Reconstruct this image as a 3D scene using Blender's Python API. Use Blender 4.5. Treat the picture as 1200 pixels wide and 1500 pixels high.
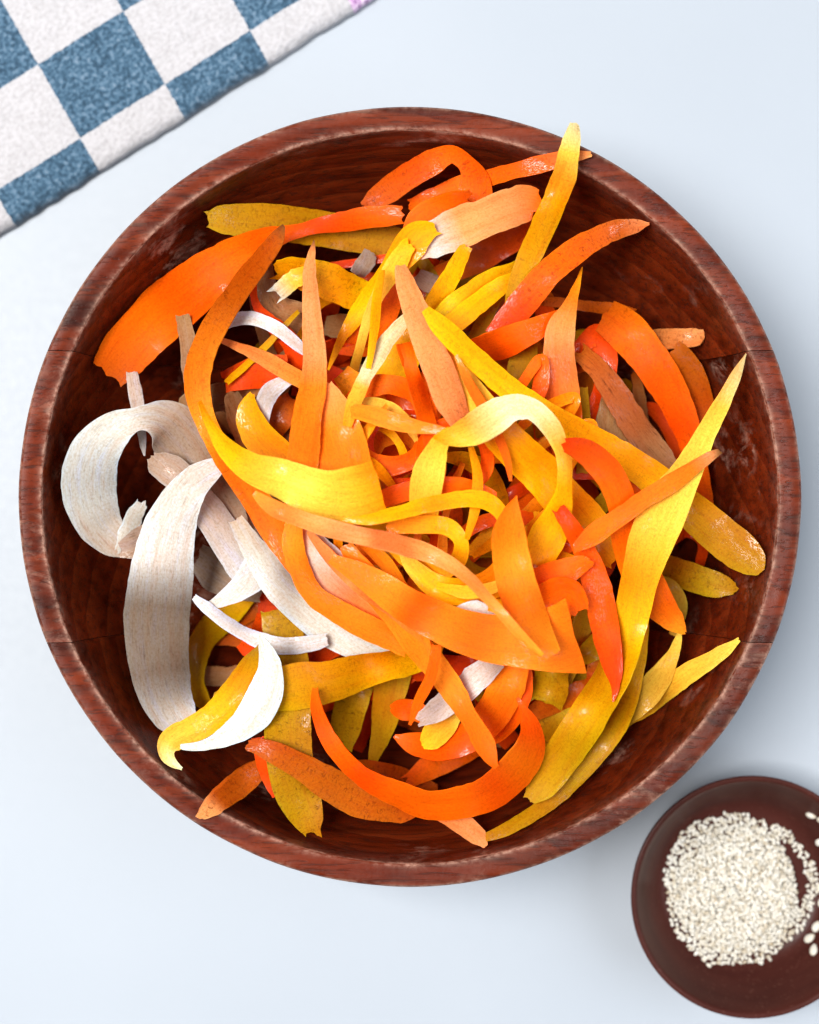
import bpy, bmesh, math, random
import numpy as np
from mathutils import Vector

for o in list(bpy.data.objects):
    bpy.data.objects.remove(o, do_unlink=True)
scene = bpy.context.scene
C = scene.collection
rng = np.random.default_rng(7)
random.seed(7)

# ------------------------------------------------------------------ camera
CAM_Z = 0.611                      # lens height above the table, metres
RIM_Z = 0.100                      # height of the wooden bowl
FPX = 50.0 / 36.0 * 1500.0         # focal length in photo pixels
cam = bpy.data.cameras.new('camera')
cam.lens = 50; cam.sensor_fit = 'VERTICAL'; cam.sensor_height = 36; cam.sensor_width = 28.8
cam.clip_start = 0.01; cam.clip_end = 50
cam.dof.use_dof = True
cam.dof.focus_distance = CAM_Z - 0.100
cam.dof.aperture_fstop = 7.0
camo = bpy.data.objects.new('camera', cam); C.objects.link(camo)
camo.location = (0, 0, CAM_Z); camo.rotation_euler = (0, 0, 0)
scene.camera = camo

# ------------------------------------------------------------------ light
world = bpy.data.worlds.new('World'); scene.world = world; world.use_nodes = True
bg = world.node_tree.nodes['Background']
bg.inputs['Color'].default_value = (0.90, 0.95, 1.0, 1)      # pale walls of a bright room
bg.inputs['Strength'].default_value = 0.29

def area(name, loc, target, sx, sy, power, col):
    l = bpy.data.lights.new(name, 'AREA'); l.shape = 'RECTANGLE'; l.size = sx; l.size_y = sy
    l.energy = power; l.color = col
    o = bpy.data.objects.new(name, l); C.objects.link(o); o.location = loc
    d = Vector(target) - Vector(loc); o.rotation_euler = d.to_track_quat('-Z', 'Y').to_euler()
    return o
area('window_light', (-0.60, 0.14, 1.58), (0, 0, 0.08), 0.70, 0.70, 57, (1.0, 0.97, 0.93))
area('far_window_light', (1.25, -0.15, 1.20), (0.1, 0, 0.05), 1.3, 1.3, 22, (0.88, 0.94, 1.0))     # a second, weaker window on the right

vs = scene.view_settings
vs.view_transform = 'Standard'; vs.look = 'None'; vs.exposure = 0.0; vs.gamma = 1.0
vs.use_curve_mapping = False
scene.cycles.use_denoising = True
scene.cycles.max_bounces = 8; scene.cycles.diffuse_bounces = 6; scene.cycles.transparent_max_bounces = 5
scene.cycles.use_adaptive_sampling = True; scene.cycles.adaptive_threshold = 0.03
scene.cycles.transmission_bounces = 6; scene.cycles.caustics_reflective = False; scene.cycles.caustics_refractive = False
scene.cycles.sample_clamp_indirect = 6

# ------------------------------------------------------------------ helpers
def at(px, py, z):
    """photo pixel on the horizontal plane z -> world point"""
    k = (CAM_Z - z) / FPX
    return Vector(((px - 600) * k, -(py - 750) * k, z))

def link(name, me, mat=None, parent=None, smooth=True):
    o = bpy.data.objects.new(name, me); C.objects.link(o)
    if mat: me.materials.append(mat)
    if smooth and len(me.polygons):
        me.polygons.foreach_set('use_smooth', [True] * len(me.polygons))
    if parent: o.parent = parent
    return o

def tag(o, label=None, cat=None, group=None, kind=None):
    if label: o['label'] = label
    if cat: o['category'] = cat
    if group: o['group'] = group
    if kind: o['kind'] = kind
    return o

class NT:
    def __init__(s, name):
        s.m = bpy.data.materials.new(name); s.m.use_nodes = True
        s.t = s.m.node_tree; s.t.nodes.clear()
        s.out = s.n('ShaderNodeOutputMaterial')
    def n(s, typ, **kw):
        nd = s.t.nodes.new(typ)
        for k, v in kw.items():
            if k.startswith('_'): setattr(nd, k[1:], v)
        return nd
    def l(s, a, b): s.t.links.new(a, b)
    def val(s, sock, v):
        if hasattr(v, 'links'): s.l(v, sock)
        else: sock.default_value = v
    def noise(s, vec, scale, detail=3, rough=0.5, dist=0.0):
        nd = s.n('ShaderNodeTexNoise'); s.l(vec, nd.inputs['Vector'])
        nd.inputs['Scale'].default_value = scale; nd.inputs['Detail'].default_value = detail
        nd.inputs['Roughness'].default_value = rough; nd.inputs['Distortion'].default_value = dist
        return nd.outputs['Fac']
    def ramp(s, fac, stops, interp='LINEAR'):
        nd = s.n('ShaderNodeValToRGB'); s.val(nd.inputs['Fac'], fac)
        cr = nd.color_ramp; cr.interpolation = interp
        while len(cr.elements) < len(stops): cr.elements.new(0.5)
        for e, (p, c) in zip(cr.elements, stops):
            e.position = p; e.color = (c[0], c[1], c[2], 1) if hasattr(c, '__len__') else (c, c, c, 1)
        return nd.outputs['Color']
    def math(s, op, a, b=0.0, clamp=False):
        nd = s.n('ShaderNodeMath'); nd.operation = op; nd.use_clamp = clamp
        s.val(nd.inputs[0], a); s.val(nd.inputs[1], b)
        return nd.outputs[0]
    def mix(s, fac, a, b, mode='MIX'):
        nd = s.n('ShaderNodeMix'); nd.data_type = 'RGBA'; nd.blend_type = mode
        s.val(nd.inputs[0], fac)
        for i, v in ((6, a), (7, b)):
            if hasattr(v, 'links'): s.l(v, nd.inputs[i])
            else: nd.inputs[i].default_value = (v[0], v[1], v[2], 1)
        return nd.outputs[2]
    def mapping(s, vec, scale=(1, 1, 1), rot=(0, 0, 0), loc=(0, 0, 0)):
        nd = s.n('ShaderNodeMapping'); s.l(vec, nd.inputs['Vector'])
        nd.inputs['Scale'].default_value = scale; nd.inputs['Rotation'].default_value = rot
        nd.inputs['Location'].default_value = loc
        return nd.outputs[0]
    def bump(s, h, strength, dist, normal=None):
        nd = s.n('ShaderNodeBump'); s.l(h, nd.inputs['Height'])
        nd.inputs['Strength'].default_value = strength; nd.inputs['Distance'].default_value = dist
        if normal is not None: s.l(normal, nd.inputs['Normal'])
        return nd.outputs[0]
    def bsdf(s, col, rough, spec=0.5, normal=None, **kw):
        nd = s.n('ShaderNodeBsdfPrincipled')
        if hasattr(col, 'links'): s.l(col, nd.inputs['Base Color'])
        else: nd.inputs['Base Color'].default_value = (*col, 1)
        s.val(nd.inputs['Roughness'], rough); s.val(nd.inputs['Specular IOR Level'], spec)
        if normal is not None: s.l(normal, nd.inputs['Normal'])
        for k, v in kw.items(): s.val(nd.inputs[k.replace('_', ' ')], v)
        return nd
    def attr(s, name):
        nd = s.n('ShaderNodeAttribute'); nd.attribute_name = name; return nd

# ------------------------------------------------------------------ materials
def mat_table():
    t = NT('white_table'); co = t.n('ShaderNodeTexCoord').outputs['Object']
    a = t.noise(co, 9, 3); b = t.noise(co, 260, 2)
    col = t.ramp(a, [(0.3, (0.322, 0.355, 0.400)), (0.7, (0.333, 0.366, 0.411))])
    r = t.math('MULTIPLY_ADD', b, 0.12); r.node.inputs[2].default_value = 0.42
    n = t.bump(b, 0.05, 0.0005)
    t.l(t.bsdf(col, r, 0.35, n).outputs[0], t.out.inputs[0]); return t.m

def mat_wood():
    t = NT('red_brown_wood'); co = t.n('ShaderNodeTexCoord').outputs['Object']
    info = t.n('ShaderNodeObjectInfo')
    off = t.n('ShaderNodeVectorMath'); off.operation = 'ADD'
    cmb = t.n('ShaderNodeCombineXYZ')
    t.l(t.math('MULTIPLY', info.outputs['Random'], 3.7), cmb.inputs[0])
    t.l(t.math('MULTIPLY', info.outputs['Random'], 1.9), cmb.inputs[1])
    t.l(t.math('MULTIPLY', info.outputs['Random'], 5.3), cmb.inputs[2])
    t.l(co, off.inputs[0]); t.l(cmb.outputs[0], off.inputs[1]); v = off.outputs[0]
    # slow warp so that growth rings curl around knots
    wn = t.n('ShaderNodeTexNoise'); t.l(t.mapping(v, (9, 17, 17)), wn.inputs['Vector']); wn.inputs['Scale'].default_value = 1
    wv = t.n('ShaderNodeVectorMath'); wv.operation = 'MULTIPLY_ADD'
    t.l(wn.outputs['Color'], wv.inputs[0]); wv.inputs[1].default_value = (0.0, 0.022, 0.022); t.l(v, wv.inputs[2])
    w = t.n('ShaderNodeTexWave'); w.wave_type = 'BANDS'; w.bands_direction = 'Z'; w.wave_profile = 'SAW'
    t.l(t.mapping(wv.outputs[0], (1, 1, 1), (0.5, 0, 0)), w.inputs['Vector'])
    w.inputs['Scale'].default_value = 34; w.inputs['Distortion'].default_value = 1.2
    w.inputs['Detail'].default_value = 3; w.inputs['Detail Scale'].default_value = 2
    g1 = t.noise(t.mapping(v, (22, 260, 260)), 1, 4, 0.6, 0.3)       # fibres
    g2 = t.noise(t.mapping(v, (60, 900, 900)), 1, 2, 0.6)            # pores
    big = t.noise(t.mapping(v, (6, 16, 16)), 1, 3, 0.6, 0.6)
    c1 = t.ramp(w.outputs['Fac'], [(0.0, (0.175, 0.021, 0.004)), (0.55, (0.215, 0.030, 0.006)), (0.93, (0.265, 0.042, 0.009)), (1.0, (0.12, 0.014, 0.003))])
    c2 = t.ramp(g1, [(0.30, (0.45, 0.40, 0.40)), (0.55, (1, 1, 1)), (0.8, (1.25, 1.2, 1.15))])
    c = t.mix(1.0, c1, c2, 'MULTIPLY')
    c3 = t.ramp(big, [(0.32, (0.32, 0.28, 0.30)), (0.45, (0.85, 0.8, 0.8)), (0.7, (1.15, 1.1, 1.05))])
    c = t.mix(1.0, c, c3, 'MULTIPLY'); c = t.mix(1.0, c, (0.47, 0.43, 0.42), 'MULTIPLY')
    pore = t.ramp(g2, [(0.36, 1.0), (0.44, 0.0)])
    c = t.mix(t.math('MULTIPLY', pore, 0.55), c, (0.02, 0.006, 0.004))
    # worn varnish: edges (vertex weight) broken up by noise, plus dry scuffs that also paint gloss glare
    ew = t.attr('edge').outputs['Fac']
    sc = t.noise(t.mapping(v, (55, 120, 120)), 1, 5, 0.7, 0.5)
    sc2 = t.noise(v, 420, 3, 0.7)
    e = t.math('MULTIPLY', ew, t.ramp(sc, [(0.38, 0.15), (0.55, 1.0)]))
    patch = t.noise(v, 22, 2, 0.5, 0.4)
    scuff_glare = t.math('MULTIPLY', t.ramp(patch, [(0.54, 0.0), (0.62, 1.0)]), t.ramp(sc, [(0.50, 0.0), (0.62, 1.0)]))
    scuff_glare = t.math('MULTIPLY', scuff_glare, t.attr('scuff_glare').outputs['Fac'])
    e = t.math('ADD', e, t.math('MULTIPLY', scuff_glare, 0.8), True)
    e = t.math('MULTIPLY', e, t.ramp(sc2, [(0.35, 0.25), (0.58, 1.0)]))
    c = t.mix(t.math('MULTIPLY', e, 0.58), c, (0.46, 0.27, 0.20))
    r = t.ramp(sc, [(0.3, 0.30), (0.7, 0.48)])
    r = t.math('ADD', r, t.math('MULTIPLY', e, 0.15))
    h = t.math('SUBTRACT', g1, t.math('MULTIPLY', pore, 0.5))
    n = t.bump(h, 0.35, 0.0004); n = t.bump(sc2, 0.25, 0.0003, n)
    t.l(t.bsdf(c, r, 0.09, n).outputs[0], t.out.inputs[0]); return t.m

def mat_clay():
    t = NT('dark_brown_glaze'); co = t.n('ShaderNodeTexCoord').outputs['Object']
    sep = t.n('ShaderNodeSeparateXYZ'); t.l(co, sep.inputs[0])
    a = t.noise(t.mapping(co, (20, 20, 120)), 1, 4, 0.6); b = t.noise(co, 700, 2)
    c = t.ramp(a, [(0.3, (0.034, 0.0085, 0.0065)), (0.7, (0.056, 0.0145, 0.0105))])
    c = t.mix(t.math('MULTIPLY', t.ramp(b, [(0.6, 0.0), (0.72, 1.0)]), 0.2), c, (0.16, 0.07, 0.05))
    n = t.bump(a, 0.15, 0.0006); n = t.bump(b, 0.08, 0.0002, n)
    t.l(t.bsdf(c, 0.36, 0.10, n).outputs[0], t.out.inputs[0]); return t.m

def mat_seed():
    t = NT('sesame_cream'); co = t.n('ShaderNodeTexCoord').outputs['Object']
    info = t.n('ShaderNodeObjectInfo')
    a = t.noise(t.n('ShaderNodeNewGeometry').outputs['Position'], 420, 3, 0.7)
    c = t.ramp(a, [(0.3, (0.62, 0.53, 0.38)), (0.45, (0.76, 0.72, 0.63)), (0.75, (0.80, 0.785, 0.74))])
    isl = t.math('FRACT', t.math('ADD', t.n('ShaderNodeNewGeometry').outputs['Random Per Island'], info.outputs['Random']))
    c = t.mix(1.0, c, t.ramp(isl, [(0.0, (0.66, 0.60, 0.52)), (0.25, (0.85, 0.84, 0.82)), (1.0, (0.96, 0.96, 0.97))]), 'MULTIPLY')
    p = t.bsdf(c, 0.42, 0.3)
    tr = t.n('ShaderNodeBsdfTranslucent'); t.l(c, tr.inputs[0])
    mx = t.n('ShaderNodeMixShader'); mx.inputs[0].default_value = 0.18
    t.l(p.outputs[0], mx.inputs[1]); t.l(tr.outputs[0], mx.inputs[2])
    t.l(mx.outputs[0], t.out.inputs[0]); return t.m

def mat_towel():
    t = NT('checked_cotton'); uv = t.n('ShaderNodeUVMap').outputs[0]
    wob = t.n('ShaderNodeTexNoise'); t.l(uv, wob.inputs['Vector']); wob.inputs['Scale'].default_value = 16; wob.inputs['Detail'].default_value = 3
    wv = t.n('ShaderNodeVectorMath'); wv.operation = 'MULTIPLY_ADD'
    t.l(wob.outputs['Color'], wv.inputs[0]); wv.inputs[1].default_value = (0.035, 0.035, 0); t.l(uv, wv.inputs[2])
    ad = t.n('ShaderNodeVectorMath'); ad.operation = 'ADD'; t.l(wv.outputs[0], ad.inputs[0]); ad.inputs[1].default_value = (11 - 0.0175, 10 - 0.0175, 0.5)
    ch = t.n('ShaderNodeTexChecker'); t.l(ad.outputs[0], ch.inputs['Vector']); ch.inputs['Scale'].default_value = 1
    sep = t.n('ShaderNodeSeparateXYZ'); t.l(uv, sep.inputs[0])
    pur = t.math('GREATER_THAN', sep.outputs[0], 3.0)
    fine = t.noise(uv, 21, 1, 0.5); fib = t.noise(t.mapping(uv, (30, 15, 1), (0, 0, 0.7)), 1, 3, 0.6); big = t.noise(uv, 4, 2)
    mixn = t.math('ADD', t.math('MULTIPLY', fine, 0.62), t.math('MULTIPLY', fib, 0.38))
    tone = t.math('ADD', mixn, t.math('MULTIPLY', t.math('SUBTRACT', big, 0.5), 0.25))
    blue = t.ramp(tone, [(0.36, (0.020, 0.046, 0.078)), (0.47, (0.036, 0.080, 0.130)), (0.57, (0.074, 0.138, 0.208)), (0.70, (0.16, 0.22, 0.29))])
    purple = t.ramp(tone, [(0.36, (0.22, 0.10, 0.24)), (0.5, (0.42, 0.24, 0.44)), (0.68, (0.7, 0.55, 0.7))])
    white = t.ramp(tone, [(0.36, (0.345, 0.335, 0.347)), (0.6, (0.425, 0.415, 0.435))])
    c = t.mix(ch.outputs['Fac'], white, t.mix(pur, blue, purple))
    n = t.bump(mixn, 0.7, 0.0014)
    p = t.bsdf(c, 0.9, 0.15, n); p.inputs['Sheen Weight'].default_value = 0.25
    t.l(p.outputs[0], t.out.inputs[0]); return t.m

def mat_ribbon():
    t = NT('shaved_carrot'); uv = t.n('ShaderNodeUVMap').outputs[0]
    info = t.n('ShaderNodeObjectInfo'); skin = info.outputs['Alpha']
    cmb = t.n('ShaderNodeCombineXYZ'); t.l(t.math('MULTIPLY', info.outputs['Random'], 37.0), cmb.inputs[0]); t.l(t.math('MULTIPLY', info.outputs['Random'], 91.0), cmb.inputs[1])
    ad = t.n('ShaderNodeVectorMath'); ad.operation = 'ADD'; t.l(uv, ad.inputs[0]); t.l(cmb.outputs[0], ad.inputs[1]); v = ad.outputs[0]
    base = t.attr('Col').outputs['Color']
    fib = t.noise(t.mapping(v, (2.2, 30, 1)), 1, 5, 0.68, 0.25)       # fibres along the peel
    band = t.noise(t.mapping(v, (0.35, 4.0, 1)), 1, 3, 0.5)
    fine = t.noise(v, 34, 3, 0.6); cell = t.noise(v, 11, 4, 0.65)
    c = t.mix(1.0, base, t.ramp(fib, [(0.30, (0.80, 0.68, 0.62)), (0.48, (1, 1, 1)), (0.54, (1, 1, 1)), (0.72, (1.03, 1.08, 1.3))]), 'MULTIPLY')
    c = t.mix(1.0, c, t.ramp(cell, [(0.34, (0.86, 0.78, 0.72)), (0.5, (1, 1, 1)), (0.68, (1.04, 1.08, 1.2))]), 'MULTIPLY')
    c = t.mix(1.0, c, t.ramp(band, [(0.3, (0.92, 0.80, 0.75)), (0.5, (1, 1, 1)), (0.72, (1.02, 1.07, 1.3))]), 'MULTIPLY')
    # skin side: short dark cross-wrinkles and specks
    spkA = t.noise(t.mapping(v, (11, 5.5, 1)), 1, 4, 0.7, 0.9)
    spkB = t.noise(t.mapping(v, (1.6, 16, 1)), 1, 5, 0.7, 0.5)
    kind = t.n('ShaderNodeSeparateColor'); t.l(info.outputs['Color'], kind.inputs[0])
    mk = t.n('ShaderNodeMix'); t.l(kind.outputs[0], mk.inputs[0]); t.l(spkB, mk.inputs[2]); t.l(spkA, mk.inputs[3]); spk = mk.outputs[0]
    sp = t.math('MULTIPLY', t.ramp(spk, [(0.53, 0.0), (0.61, 1.0)]), t.math('MULTIPLY', skin, t.ramp(t.noise(v, 3.2, 3, 0.6), [(0.38, 0.12), (0.62, 1.0)])))
    c = t.mix(t.math('MULTIPLY', sp, 0.72), c, t.mix(1.0, base, (0.22, 0.14, 0.10), 'MULTIPLY'))
    h = t.math('ADD', t.math('MULTIPLY', fib, 0.35), t.math('MULTIPLY', fine, 0.9))
    h = t.math('SUBTRACT', h, t.math('MULTIPLY', sp, 0.5))
    h = t.math('ADD', h, t.math('MULTIPLY', t.math('MULTIPLY', cell, skin), 1.2))
    n = t.bump(h, 0.40, 0.00030)
    wet = t.ramp(t.noise(t.mapping(v, (0.7, 1.1, 1)), 1, 2, 0.5), [(0.47, 0.0), (0.57, 1.0)])
    grit = t.noise(t.mapping(v, (7, 24, 1)), 1, 3, 0.6)
    wet = t.math('MULTIPLY', wet, t.ramp(grit, [(0.50, 0.0), (0.57, 1.0)]))
    p = t.bsdf(c, 0.46, 0.09, n, Coat_Weight=wet, Coat_Roughness=0.16)
    t.l(t.bump(grit, 0.3, 0.0002), p.inputs['Coat Normal'])
    tr = t.n('ShaderNodeBsdfTranslucent'); t.l(c, tr.inputs[0])
    mx = t.n('ShaderNodeMixShader'); mx.inputs[0].default_value = 0.30
    t.l(p.outputs[0], mx.inputs[1]); t.l(tr.outputs[0], mx.inputs[2])
    tp = t.n('ShaderNodeBsdfTransparent'); t.l(t.mix(0.85, (1, 1, 1), base), tp.inputs[0])
    m2 = t.n('ShaderNodeMixShader')
    thin = t.math('MULTIPLY', kind.outputs[1], t.ramp(band, [(0.35, 0.5), (0.65, 1.0)])); t.l(thin, m2.inputs[0])
    t.l(mx.outputs[0], m2.inputs[1]); t.l(tp.outputs[0], m2.inputs[2])
    t.l(m2.outputs[0], t.out.inputs[0]); return t.m

M_TABLE, M_WOOD, M_CLAY, M_SEED, M_TOWEL, M_RIB = mat_table(), mat_wood(), mat_clay(), mat_seed(), mat_towel(), mat_ribbon()

# ------------------------------------------------------------------ table
bm = bmesh.new()
bmesh.ops.create_grid(bm, x_segments=8, y_segments=8, size=1.1)
me = bpy.data.meshes.new('table'); bm.to_mesh(me); bm.free()
tag(link('table', me, M_TABLE), 'smooth white table top under the bowls and towel', 'table', kind='structure')

# ------------------------------------------------------------------ wooden bowl
BOWL = at(601, 727.5, RIM_Z); BOWL.z = 0
R_OUT = 574 * (CAM_Z - RIM_Z) / FPX
# (radius, height, edge wear, scuff) from the centre of the inside, over the rim, down to the foot
RI = R_OUT - 0.0083                # inner edge of the rim
PROFILE = [(0.0, 0.0130, 0, 1), (0.030, 0.0135, 0, 1), (0.055, 0.0165, 0, 1), (0.078, 0.0235, 0, 1), (0.096, 0.0340, 0, 1),
           (0.1095, 0.0460, 0, 1), (0.1190, 0.0590, 0, 1), (0.1253, 0.0720, 0, 1), (RI - .0026, 0.0850, 0, 1), (RI - .0009, 0.0945, .1, .7),
           (RI - .0003, 0.0975, .3, .6), (RI, 0.0983, 1, .5), (RI + .0004, 0.0988, 1, .5), (RI + .0011, 0.0990, .35, .5), (RI + .0024, 0.0993, .06, .35), (RI + .0048, 0.0999, .03, .35), (R_OUT - .0016, 0.1001, .12, .35), (R_OUT - .0009, 0.0999, .5, .5),
           (R_OUT - .0004, 0.0993, .95, .5), (R_OUT, 0.0985, .9, .5), (R_OUT + .0001, 0.0970, .3, .5), (R_OUT - .0004, 0.093, 0, .5), (R_OUT - .0022, 0.080, 0, .5), (0.1330, 0.060, 0, 0.5), (0.1220, 0.038, 0, .5),
           (0.104, 0.018, 0, .5), (0.084, 0.006, 0, .5), (0.072, 0.0012, 0, .5), (0.060, 0.0008, 0, 0), (0.0, 0.0030, 0, 0)]
def catmull(pts, n):
    P = np.asarray(pts, float); out = []
    for i in range(len(P) - 1):
        a, b, c, d = P[max(i - 1, 0)], P[i], P[i + 1], P[min(i + 2, len(P) - 1)]
        for s in np.linspace(0, 1, n, endpoint=False):
            out.append(0.5 * ((2 * b) + (c - a) * s + (2 * a - 5 * b + 4 * c - d) * s * s + (3 * b - a - 3 * c + d) * s ** 3))
    out.append(P[-1]); return np.array(out)
prof = catmull(PROFILE, 3); prof[0][0] = prof[-1][0] = 0.0
prof[:, 0] = np.maximum(prof[:, 0], 0)
NSEG = 200
def smooth_noise1(n, k, seed):
    r = np.random.default_rng(seed); x = np.zeros(n); th = np.linspace(0, 2 * np.pi, n, endpoint=False)
    for f in range(2, k): x += r.normal() / f * np.sin(f * th + r.uniform(0, 6.28))
    return x
wob1 = smooth_noise1(NSEG, 40, 3) * 0.00025; wob2 = smooth_noise1(NSEG, 40, 4) * 0.0002
def bowl_bm():
    bm = bmesh.new(); le = bm.verts.layers.float.new('edge'); ls = bm.verts.layers.float.new('scuff_glare')
    lp = bm.faces.layers.int.new('rim'); rings = []
    for k, (r, z, e, s) in enumerate(prof):
        if r < 1e-6:
            v = bm.verts.new((0, 0, z)); v[ls] = s; rings.append([v] * NSEG); continue
        ring = []
        for j in range(NSEG):
            a = 2 * math.pi * j / NSEG
            f = min(1, max(0, (z - 0.07) / 0.03))
            rr = r + wob1[j] * f; zz = z + wob2[j] * f
            v = bm.verts.new((rr * math.cos(a), rr * math.sin(a), zz)); v[le] = max(0, min(1, e)); v[ls] = s; ring.append(v)
        rings.append(ring)
    for k, (a, b) in enumerate(zip(rings[:-1], rings[1:])):
        for j in range(NSEG):
            q = [a[j], a[(j + 1) % NSEG], b[(j + 1) % NSEG], b[j]]
            u = []
            for v in q:
                if v not in u: u.append(v)
            try: bm.faces.new(u)[lp] = int(33 <= k < 63)
            except ValueError: pass
    bmesh.ops.recalc_face_normals(bm, faces=bm.faces)
    return bm
bowl = bpy.data.objects.new('salad_bowl', None); C.objects.link(bowl); bowl.location = BOWL
tag(bowl, 'large round red brown wooden bowl holding the heap of vegetable ribbons', 'bowl')
SEAM = 0.0525
for lo, hi in ((SEAM, None), (-SEAM, SEAM), (None, -SEAM)):     # three glued boards, grain running left to right
    b = bowl_bm()
    for lim, sgn in ((lo, 1), (hi, -1)):
        if lim is None: continue
        y = lim + sgn * 0.00012
        g = bmesh.ops.bisect_plane(b, geom=b.verts[:] + b.edges[:] + b.faces[:], plane_co=(0, y, 0), plane_no=(0, -sgn, 0), clear_outer=True)
        cut = [x for x in g['geom_cut'] if isinstance(x, bmesh.types.BMEdge)]
        le = b.verts.layers.float['edge']
        for ed in cut:
            for v in ed.verts: v[le] = max(v[le], 0.0)
        try: bmesh.ops.edgenet_fill(b, edges=cut)
        except Exception: pass
    lp = b.faces.layers.int['rim']
    mid = lo is not None and hi is not None                       # the middle board meets the rim twice
    for f in b.faces:
        if f[lp] and mid and f.calc_center_median().x < 0: f[lp] = 2
    board = None
    for nm, flag in (('board', 0), ('rim', 1), ('rim', 2)):       # each board carries its own stretch of the worn rim
        p = b.copy(); lp = p.faces.layers.int['rim']
        bmesh.ops.delete(p, geom=[f for f in p.faces if f[lp] != flag], context='FACES')
        if not p.faces: p.free(); continue
        me = bpy.data.meshes.new(nm); p.to_mesh(me); p.free()
        o = link(nm, me, M_WOOD, board or bowl); board = board or o
        me.set_sharp_from_angle(angle=math.radians(50))
    b.free()

# ------------------------------------------------------------------ small bowl with seeds
SB = at(1103, 1315, 0.030); SB.z = 0
RS = 178 * (CAM_Z - 0.030) / FPX
sprof = catmull([(0.0, 0.0062), (0.018, 0.0062), (0.029, 0.0066), (0.0345, 0.0085), (0.0395, 0.0140), (0.0437, 0.0215), (RS - 0.0028, 0.0283), (RS - 0.0018, 0.0297),
                 (RS - 0.0008, 0.0300), (RS, 0.0294), (RS - 0.0004, 0.0270), (0.0462, 0.018), (0.040, 0.008), (0.034, 0.0025), (0.029, 0.0006), (0.027, 0.0012), (0.0, 0.0018)], 4)
dish = bpy.data.objects.new('pinch_bowl', None); C.objects.link(dish); dish.location = SB
tag(dish, 'small dark brown round dish of pale seeds at the lower right corner', 'bowl')
for nm, k0, k1 in (('body', 0, 24), ('rim', 24, 40), ('base', 40, len(sprof) - 1)):
    bm = bmesh.new(); rings = []
    for r, z in sprof[k0:k1 + 1]:
        if r < 1e-5: rings.append([bm.verts.new((0, 0, z))] * 96)
        else: rings.append([bm.verts.new((r * math.cos(2 * math.pi * j / 96), r * math.sin(2 * math.pi * j / 96), z)) for j in range(96)])
    for a, b in zip(rings[:-1], rings[1:]):
        for j in range(96):
            u = []
            for v in (a[j], b[j], b[(j + 1) % 96], a[(j + 1) % 96]):
                if v not in u: u.append(v)
            if len(u) > 2: bm.faces.new(u)
    me = bpy.data.meshes.new(nm); bm.to_mesh(me); bm.free()
    link(nm, me, M_CLAY, dish)

def seed_template():
    bm = bmesh.new(); bmesh.ops.create_icosphere(bm, subdivisions=2, radius=1.0)
    for v in bm.verts:
        x, y, z = v.co
        w = 1.0 - 0.28 * x if x > -0.2 else 1.056 - 0.02 * x       # teardrop: pointed at +x
        v.co = (x * 0.00130, y * 0.00084 * w, z * 0.00052)
    me = bpy.data.meshes.new('sesame_seed'); bm.to_mesh(me); bm.free(); return me
SEED = seed_template(); SEED.materials.append(M_SEED); SEED.polygons.foreach_set('use_smooth', [True] * len(SEED.polygons))
def floor_z(r):
    return float(np.interp(r, sprof[:28, 0], sprof[:28, 1]))
r2 = np.random.default_rng(11)
heap_c = np.array((-0.0008, -0.0022)); seeds = []
from mathutils import Euler, Matrix
def seed_ok(x, y):
    d = math.hypot(x - heap_c[0], y - heap_c[1]); a = math.degrees(math.atan2(y - heap_c[1], x - heap_c[0]))
    edge = 0.0325 + 0.0012 * math.sin(3 * math.radians(a) + 1) + 0.0006 * math.sin(9 * math.radians(a))
    if d > edge: return False
    # the bare crescent on the right of the heap
    if -22 < a < 52:
        mid = 0.0267; wdt = 0.0024 * math.cos(math.radians((a - 15) / 37 * 90)) + 0.0001
        if abs(d - mid) < wdt: return False
    return True
layer_pts = []
for layer in range(4):
    step = 0.00170
    n = int(0.034 / step)
    for i in range(-n - 1, n + 2):
        for j in range(-n - 1, n + 2):
            x = heap_c[0] + (i + 0.5 * (j % 2)) * step + r2.normal() * 0.00042; y = heap_c[1] + j * step * 0.87 + r2.normal() * 0.00042
            if not seed_ok(x, y): continue
            d = math.hypot(x - heap_c[0], y - heap_c[1])
            if layer and d > 0.031 - 0.0035 * layer: continue
            if layer == 3 and r2.random() < 0.4: continue
            rr = math.hypot(x, y)
            z = floor_z(rr) + 0.0007 + layer * 0.00080 + r2.normal() * 0.0002
            tilt = 0.30
            seeds.append((z, d, x, y, (r2.normal() * tilt, r2.normal() * tilt, r2.uniform(0, 6.283))))
top = sorted(range(len(seeds)), key=lambda i: -seeds[i][0])[:282]
topset = set(top)
verts = np.array([v.co[:] for v in SEED.vertices]); faces = [tuple(p.vertices) for p in SEED.polygons]
V, F = [], []
lowbm = bmesh.new(); bmesh.ops.create_icosphere(lowbm, subdivisions=1, radius=1.0)
lv = np.array([v.co[:] for v in lowbm.verts]); lf = [tuple(v.index for v in f.verts) for f in lowbm.faces]; lowbm.free()
lv = np.stack([lv[:, 0] * 0.00130, lv[:, 1] * 0.00084 * (1 - 0.22 * lv[:, 0]), lv[:, 2] * 0.00052], 1)
for i, (z, d, x, y, e) in enumerate(seeds):
    if i in topset: continue
    m = np.array(Euler(e).to_matrix()); base = len(V) * len(lv)
    V.append(lv @ m.T + np.array((x, y, z))); b0 = (len(V) - 1) * len(lv)
    F += [tuple(b0 + k for k in f) for f in lf]
me = bpy.data.meshes.new('seed_heap'); me.from_pydata(np.concatenate(V).tolist(), [], F); me.update()
o = link('sesame_seed_heap', me, M_SEED); o.location = SB
tag(o, 'heap of tiny cream sesame seeds covering the floor of the small dish', 'seeds', kind='stuff')
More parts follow.
